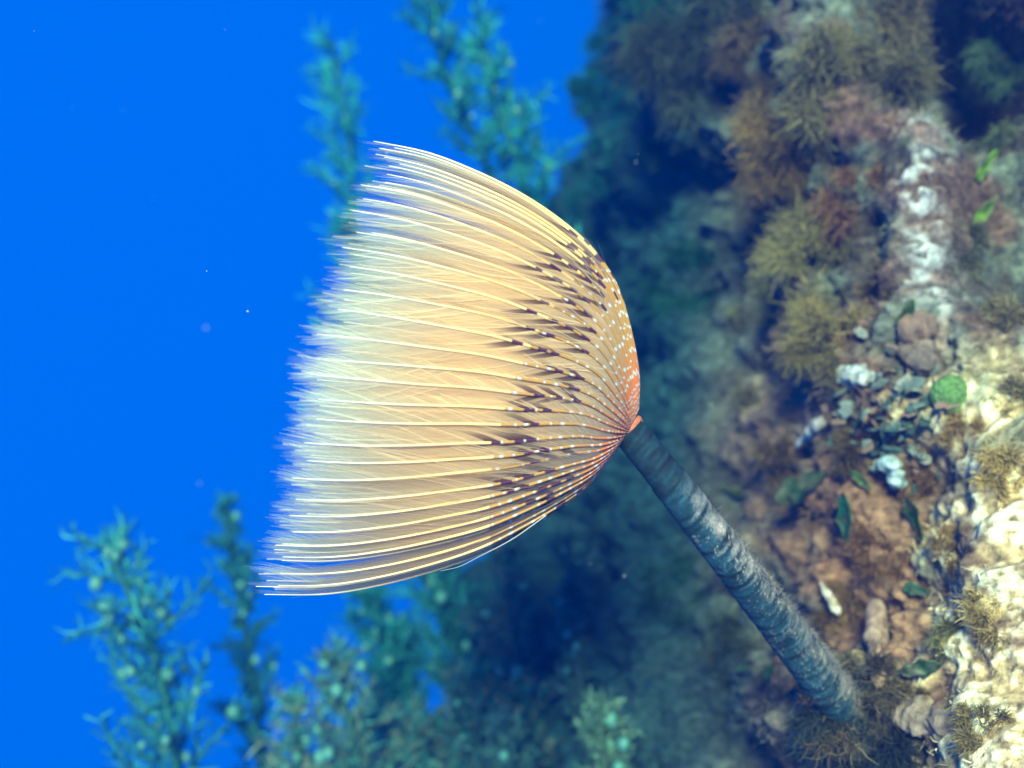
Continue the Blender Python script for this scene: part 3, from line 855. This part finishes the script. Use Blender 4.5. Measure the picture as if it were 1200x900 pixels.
# ---------------------------------------------------------------- leaves, crusts and lumps on the near rock
mat_blade = material('blade_alga', rough=0.4, translucent=0.35, spec=0.3, mottle=0.8, mottle_scale=22)
def blade(px, py, lpx, wpx, angle, color, label, lift=0.06, curl=0.25, tip=1.0):
    """a thin leaf: angle in degrees on the wall as seen from the front (0 = pointing right, 90 = up)"""
    p, no = hit(px, py)
    k = 0.8 * p.y / 1200
    n = np.array(no)
    n = unit(n * 0.7 + unit(-np.array(p)) * 0.4 + rng.normal(0, 0.25, 3))
    ca, sa = math.cos(math.radians(angle)), math.sin(math.radians(angle))
    t = np.array([ca, 0, sa]); t = unit(t - (t @ n) * n)
    b = np.cross(n, t)
    L, Wd = lpx * k * 0.92, wpx * k * 0.8
    nu, nv = 15, 6
    V = np.zeros((2, nu, nv, 3))
    for layer in (0, 1):
        for i in range(nu):
            u = i / (nu - 1)
            wid = Wd / 2 * (math.sin(math.pi * min(1, u * 0.92 + 0.06) ** 0.8) ** 0.8) * (1 + 0.16 * math.sin(u * 17 + px) + 0.22 * math.sin(u * 7 + py))
            for j in range(nv):
                v = j / (nv - 1) * 2 - 1
                h = lift + curl * L * (u * u * 0.8) + 0.25 * wid * (v * v) + 0.02 * L * math.sin(u * 9 + v * 2)
                V[layer, i, j] = (u - 0.5) * L * t + v * wid * b + (h + layer * 0.006) * n
    V = V.reshape(-1, 3)
    F = []
    for i in range(nu - 1):
        for j in range(nv - 1):
            a = i * nv + j
            F.append((a, a + nv, a + nv + 1, a + 1))
            a2 = a + nu * nv
            F.append((a2, a2 + 1, a2 + nv + 1, a2 + nv))
    edge = [i * nv for i in range(nu)], [i * nv + nv - 1 for i in range(nu)]
    for e in edge:
        for a, c in zip(e[:-1], e[1:]):
            F.append((a, c, c + nu * nv, a + nu * nv))
    sil = np.array([min(1, max(0, 0.35 + 1.3 * fbm(v[0] * 16 + px, v[1] * 16, v[2] * 16 + py, 3))) for v in V])[:, None]
    cols = np.array(color) * 0.7 * (0.7 + 0.6 * rng.random((len(V), 1))) * (1 - 0.6 * sil) + np.array([0.13, 0.12, 0.08]) * 0.6 * sil
    o = build('blade_alga', V, F, mat_blade, cols)
    o.location = p
    return tag(o, label, 'seaweed', 'green blades on the rock')

blade(1137, 190, 44, 20, 60, (0.22, 0.42, 0.03), 'yellow green blade beside the pale ridge, upper of the two')
blade(1140, 243, 46, 17, 62, (0.24, 0.46, 0.03), 'bright yellow green blade beside the pale ridge, lower of the two')
blade(1090, 597, 56, 26, -55, (0.03, 0.09, 0.015), 'dark green pointed blade in front of the sunlit rock edge')
blade(1010, 600, 60, 32, -80, (0.025, 0.13, 0.05), 'speckled green blade hanging in the brown hollow')
blade(945, 578, 74, 36, 20, (0.02, 0.07, 0.025), 'dark green arched blade in the brown hollow, largest of the blades')
blade(866, 590, 44, 22, 150, (0.02, 0.07, 0.03), 'small dark green blade near the middle of the tube')
blade(1080, 776, 52, 24, 18, (0.03, 0.10, 0.03), 'dark green blade beside the pink sponge finger', curl=0.1)
blade(1016, 550, 34, 13, -30, (0.05, 0.20, 0.03), 'narrow green blade below the knot of crusts')
blade(908, 798, 26, 18, 60, (0.04, 0.12, 0.02), 'tiny green blade beside the foot of the tube')
blade(884, 794, 26, 9, 150, (0.05, 0.16, 0.03), 'thin green sliver pointing away from the foot of the tube')
blade(1082, 692, 36, 18, -15, (0.06, 0.16, 0.08), 'mottled green blade on the tan rock above the pink finger', curl=0.05)
blade(1052, 365, 40, 26, 80, (0.05, 0.12, 0.02), 'olive green blade in the dark crack beside the pink crust')

# the round green alga
mat_disc = material('green_ball_skin', rough=0.35, translucent=0.2, bump=0.5, bump_scale=30, mottle=0.9, mottle_scale=5, spec=0.4, color=(0.13, 0.27, 0.07))
p, no = hit(1115, 462)
me = ico('green_ball_alga', mat_disc, 4)
for v in me.vertices:
    q = v.co.copy()
    v.co = q * (1 + 0.16 * fbm(q.x * 1.6, q.y * 1.6, q.z * 1.6, 4))
ball = bpy.data.objects.new('green_ball_alga', me)
C.objects.link(ball)
ball.location = p + no * 0.02
R = 22 * 0.8 * p.y / 1200
ball.scale = (R, R * 0.75, R)
tag(ball, 'round pale green ball of algae at the edge of the sunlit rock', 'seaweed')

# lumps: noisy blobs stretched along a direction
mat_crust = material('pale_crust', rough=0.85, bump=0.9, bump_scale=45, mottle=0.5, mottle_scale=26, spec=0.3)
def lump(name, a_px, b_px, rpx, c1, c2, label, cat, rough=0.38, lift=0.05, taper=0.7, squash=1.0, dY=0.0):
    pa, na = hit(*a_px)
    pb, nb = hit(*b_px)
    view = (-pa).normalized()
    pa = pa + na * lift + view * dY
    pb = pb + nb * lift + view * dY
    k = 0.8 * pa.y / 1200
    nr, ns = 26, 20
    ax = np.array(pb - pa)
    Lg = max(np.linalg.norm(ax), 1e-4)
    t = ax / Lg
    e = unit(np.cross(t, np.array([0.3, 1, 0.1])))
    g = np.cross(t, e)
    V = np.zeros((nr, ns, 3)); cc = np.zeros((nr, ns, 3))
    for i in range(nr):
        u = i / (nr - 1)
        cap = max(0.02, (1 - (2 * u - 1) ** 6)) ** 0.5
        rad = rpx * k * cap * (1 + (taper - 1) * u)
        for j in range(ns):
            th = 2 * math.pi * j / ns
            c, s = math.cos(th), math.sin(th)
            q = np.array(pa) + t * u * Lg + rad * (c * e + s * g * squash)
            nz = fbm(q[0] * 14, q[1] * 14, q[2] * 14, 4)
            nz2 = fbm(q[0] * 30 + 4, q[1] * 30, q[2] * 30, 3)
            V[i, j] = q + (q - (np.array(pa) + t * u * Lg)) * (rough * 1.6 * nz + rough * nz2) - np.array(pa)
            f = min(1, max(0, 0.5 + nz2 * 1.6))
            cc[i, j] = np.array(c1) * f + np.array(c2) * (1 - f)
    i, j = np.meshgrid(np.arange(nr - 1), np.arange(ns), indexing='ij')
    i, j = i.ravel(), j.ravel()
    F = np.stack([i * ns + j, i * ns + (j + 1) % ns, (i + 1) * ns + (j + 1) % ns, (i + 1) * ns + j], axis=1)
    o = build(name, V.reshape(-1, 3), F, mat_crust, cc.reshape(-1, 3))
    o.location = pa
    return tag(o, label, cat)

lump('sponge_lump', (985, 452), (1022, 450), 15, (0.62, 0.66, 0.62), (0.30, 0.34, 0.30), 'white rounded sponge lump below the round olive tuft', 'sponge')
lump('coralline_finger', (990, 484), (934, 527), 8, (0.62, 0.60, 0.52), (0.30, 0.26, 0.22), 'thin pale knobbly finger pointing toward the tube', 'coralline alga', taper=0.6, lift=0.09)
lump('coralline_stub', (1040, 535), (1052, 580), 12, (0.55, 0.70, 0.72), (0.14, 0.24, 0.26), 'pale blue stub hanging below the knot of crusts', 'coralline alga', lift=0.10)
lump('sponge_finger', (1040, 700), (1034, 808), 14, (0.52, 0.36, 0.24), (0.26, 0.16, 0.11), 'upright pink sponge finger near the foot of the tube', 'sponge', rough=0.16, lift=0.07)
lump('white_shell', (985, 680), (996, 704), 6, (0.80, 0.76, 0.64), (0.40, 0.34, 0.26), 'small white curled shell above the foot of the tube', 'shell', lift=0.09)
lump('pink_crust', (1045, 388), (1092, 384), 17, (0.27, 0.17, 0.12), (0.16, 0.11, 0.085), 'pinkish brown crust at the foot of the pale ridge', 'crust')
lump('tan_crust', (1072, 420), (1095, 444), 17, (0.24, 0.18, 0.13), (0.14, 0.11, 0.09), 'tan rounded crust beside the green ball', 'crust')
lump('tube_foot_debris', (950, 772), (1003, 812), 18, (0.20, 0.17, 0.12), (0.05, 0.07, 0.07), 'dark clump of debris wrapped around the foot of the tube', 'debris', rough=0.4, lift=0.02)
lump('sand_patch', (1055, 835), (1120, 850), 22, (0.42, 0.33, 0.22), (0.25, 0.18, 0.12), 'tan sandy lump at the bottom edge below the green blade', 'crust', rough=0.3, lift=0.0)
lump('yellow_crust', (1012, 762), (1020, 800), 10, (0.66, 0.52, 0.24), (0.32, 0.22, 0.10), 'yellowish crust between the tube and the pink sponge finger', 'crust', rough=0.3)

# the knot of calcareous plates: one thing, each plate a part
knot_p, knot_n = hit(1045, 480)
knot = empty('calcareous_alga_knot', tuple(knot_p))
tag(knot, 'knot of overlapping teal, brown and grey crusty plates beside the green ball', 'coralline alga')
mat_plate = material('calcareous_plate', rough=0.8, bump=0.8, bump_scale=40, mottle=0.5, mottle_scale=30, spec=0.3)
plate_meshes = []
pal = [(0.16, 0.22, 0.19), (0.08, 0.15, 0.14), (0.30, 0.20, 0.14), (0.34, 0.36, 0.30), (0.05, 0.09, 0.08), (0.24, 0.30, 0.28)]
for q in range(6):
    r = np.random.default_rng(40 + q)
    n = 11
    Vp, Cp = [], []
    for layer, zz in ((0, -0.16), (1, 0.16)):
        for ring, rad in ((0, 0.0), (1, 0.55), (2, 1.0)):
            for a in range(n):
                th = 2 * math.pi * a / n
                wob = 1 + 0.28 * math.sin(th * 2 + q) + 0.2 * math.sin(th * 5 + q * 2) + 0.25 * (r.random() - 0.5)
                rr_ = rad * wob
                Vp.append((rr_ * math.cos(th), rr_ * math.sin(th) * 0.8, zz * (1 - 0.5 * (ring == 2)) + 0.35 * rr_ * rr_ * math.sin(th + q)))
                Cp.append(np.array(pal[q]) * (0.7 + 0.3 * ring + 0.3 * r.random()))
    Fp = []
    for layer in (0, 1):
        o_ = layer * 3 * n
        for ring in (0, 1):
            for a in range(n):
                b2 = (a + 1) % n
                quad = (o_ + ring * n + a, o_ + (ring + 1) * n + a, o_ + (ring + 1) * n + b2, o_ + ring * n + b2)
                Fp.append(quad if layer else quad[::-1])
    for a in range(n):
        b2 = (a + 1) % n
        Fp.append((2 * n + a, 2 * n + b2, 5 * n + b2, 5 * n + a))
    o = build('plate', Vp, Fp, mat_plate, Cp, knot)
    plate_meshes.append(o.data)
    bpy.data.objects.remove(o)
for q in range(120):
    ppx, ppy = 1042 + rng.normal(0, 30), 482 + rng.normal(0, 36)
    pp, pn = hit(ppx, ppy)
    o = bpy.data.objects.new('plate', plate_meshes[int(rng.integers(0, 6))])
    C.objects.link(o)
    o.parent = knot
    o.location = pp + pn * (0.01 + 0.06 * rng.random()) - knot_p
    dirv = (pn * 0.8 + Vector(rng.normal(0, 0.9, 3))).normalized()
    o.rotation_mode = 'QUATERNION'
    o.rotation_quaternion = dirv.to_track_quat('Z', 'Y')
    sc_ = 0.010 + 0.030 * rng.random() ** 1.4
    o.scale = (sc_, sc_ * (0.7 + 0.5 * rng.random()), sc_)

# ---------------------------------------------------------------- drifting specks
mat_speck = material('speck', rough=0.8, translucent=0.3, color=(0.6, 0.6, 0.52))
import bmesh
bm = bmesh.new()
bmesh.ops.create_icosphere(bm, subdivisions=1, radius=1.0)
sv = np.array([v.co[:] for v in bm.verts]); sf = np.array([[v.index for v in f.verts] for f in bm.faces])
bm.free()
VV, FF = [], []
for q in range(55):
    Y = 2.6 + 5.5 * rng.random()
    c = np.array(at(-60 + 1320 * rng.random(), -60 + 1020 * rng.random(), Y))
    s = (0.0012 + 0.0024 * rng.random() ** 2) * (Y / 4)
    FF.append(sf + len(VV) * len(sv))
    VV.append(sv * s * (0.6 + 0.8 * rng.random(3)) + c)
sp = build('drifting_specks', np.concatenate(VV), np.concatenate(FF), mat_speck)
sp['kind'] = 'stuff'
tag(sp, 'tiny pale specks drifting in the blue water', 'particles')

# ---------------------------------------------------------------- the water: even blue haze round everything
mat_haze = bpy.data.materials.new('sea_water')
mat_haze.use_nodes = True
hn = mat_haze.node_tree.nodes
hn.clear()
ho = hn.new('ShaderNodeOutputMaterial')
pv = hn.new('ShaderNodeVolumePrincipled')
pv.inputs['Color'].default_value = (0.0, 0.13, 0.62, 1)
pv.inputs['Absorption Color'].default_value = (0.08, 0.80, 0.92, 1)
pv.inputs['Density'].default_value = 0.056
pv.inputs['Anisotropy'].default_value = 0.5     # sea water scatters mostly forwards
mat_haze.node_tree.links.new(pv.outputs[0], ho.inputs['Volume'])
x0, x1, y0, y1, z0, z1 = -14, 14, -1.5, 19, -16, 16
hv = [(x, y, z) for x in (x0, x1) for y in (y0, y1) for z in (z0, z1)]
hf = [(0, 1, 3, 2), (4, 6, 7, 5), (0, 4, 5, 1), (2, 3, 7, 6), (0, 2, 6, 4), (1, 5, 7, 3)]
haze = build('haze', hv, hf, mat_haze, smooth=False)
haze['kind'] = 'stuff'
tag(haze, 'clear blue sea water filling the scene', 'water')
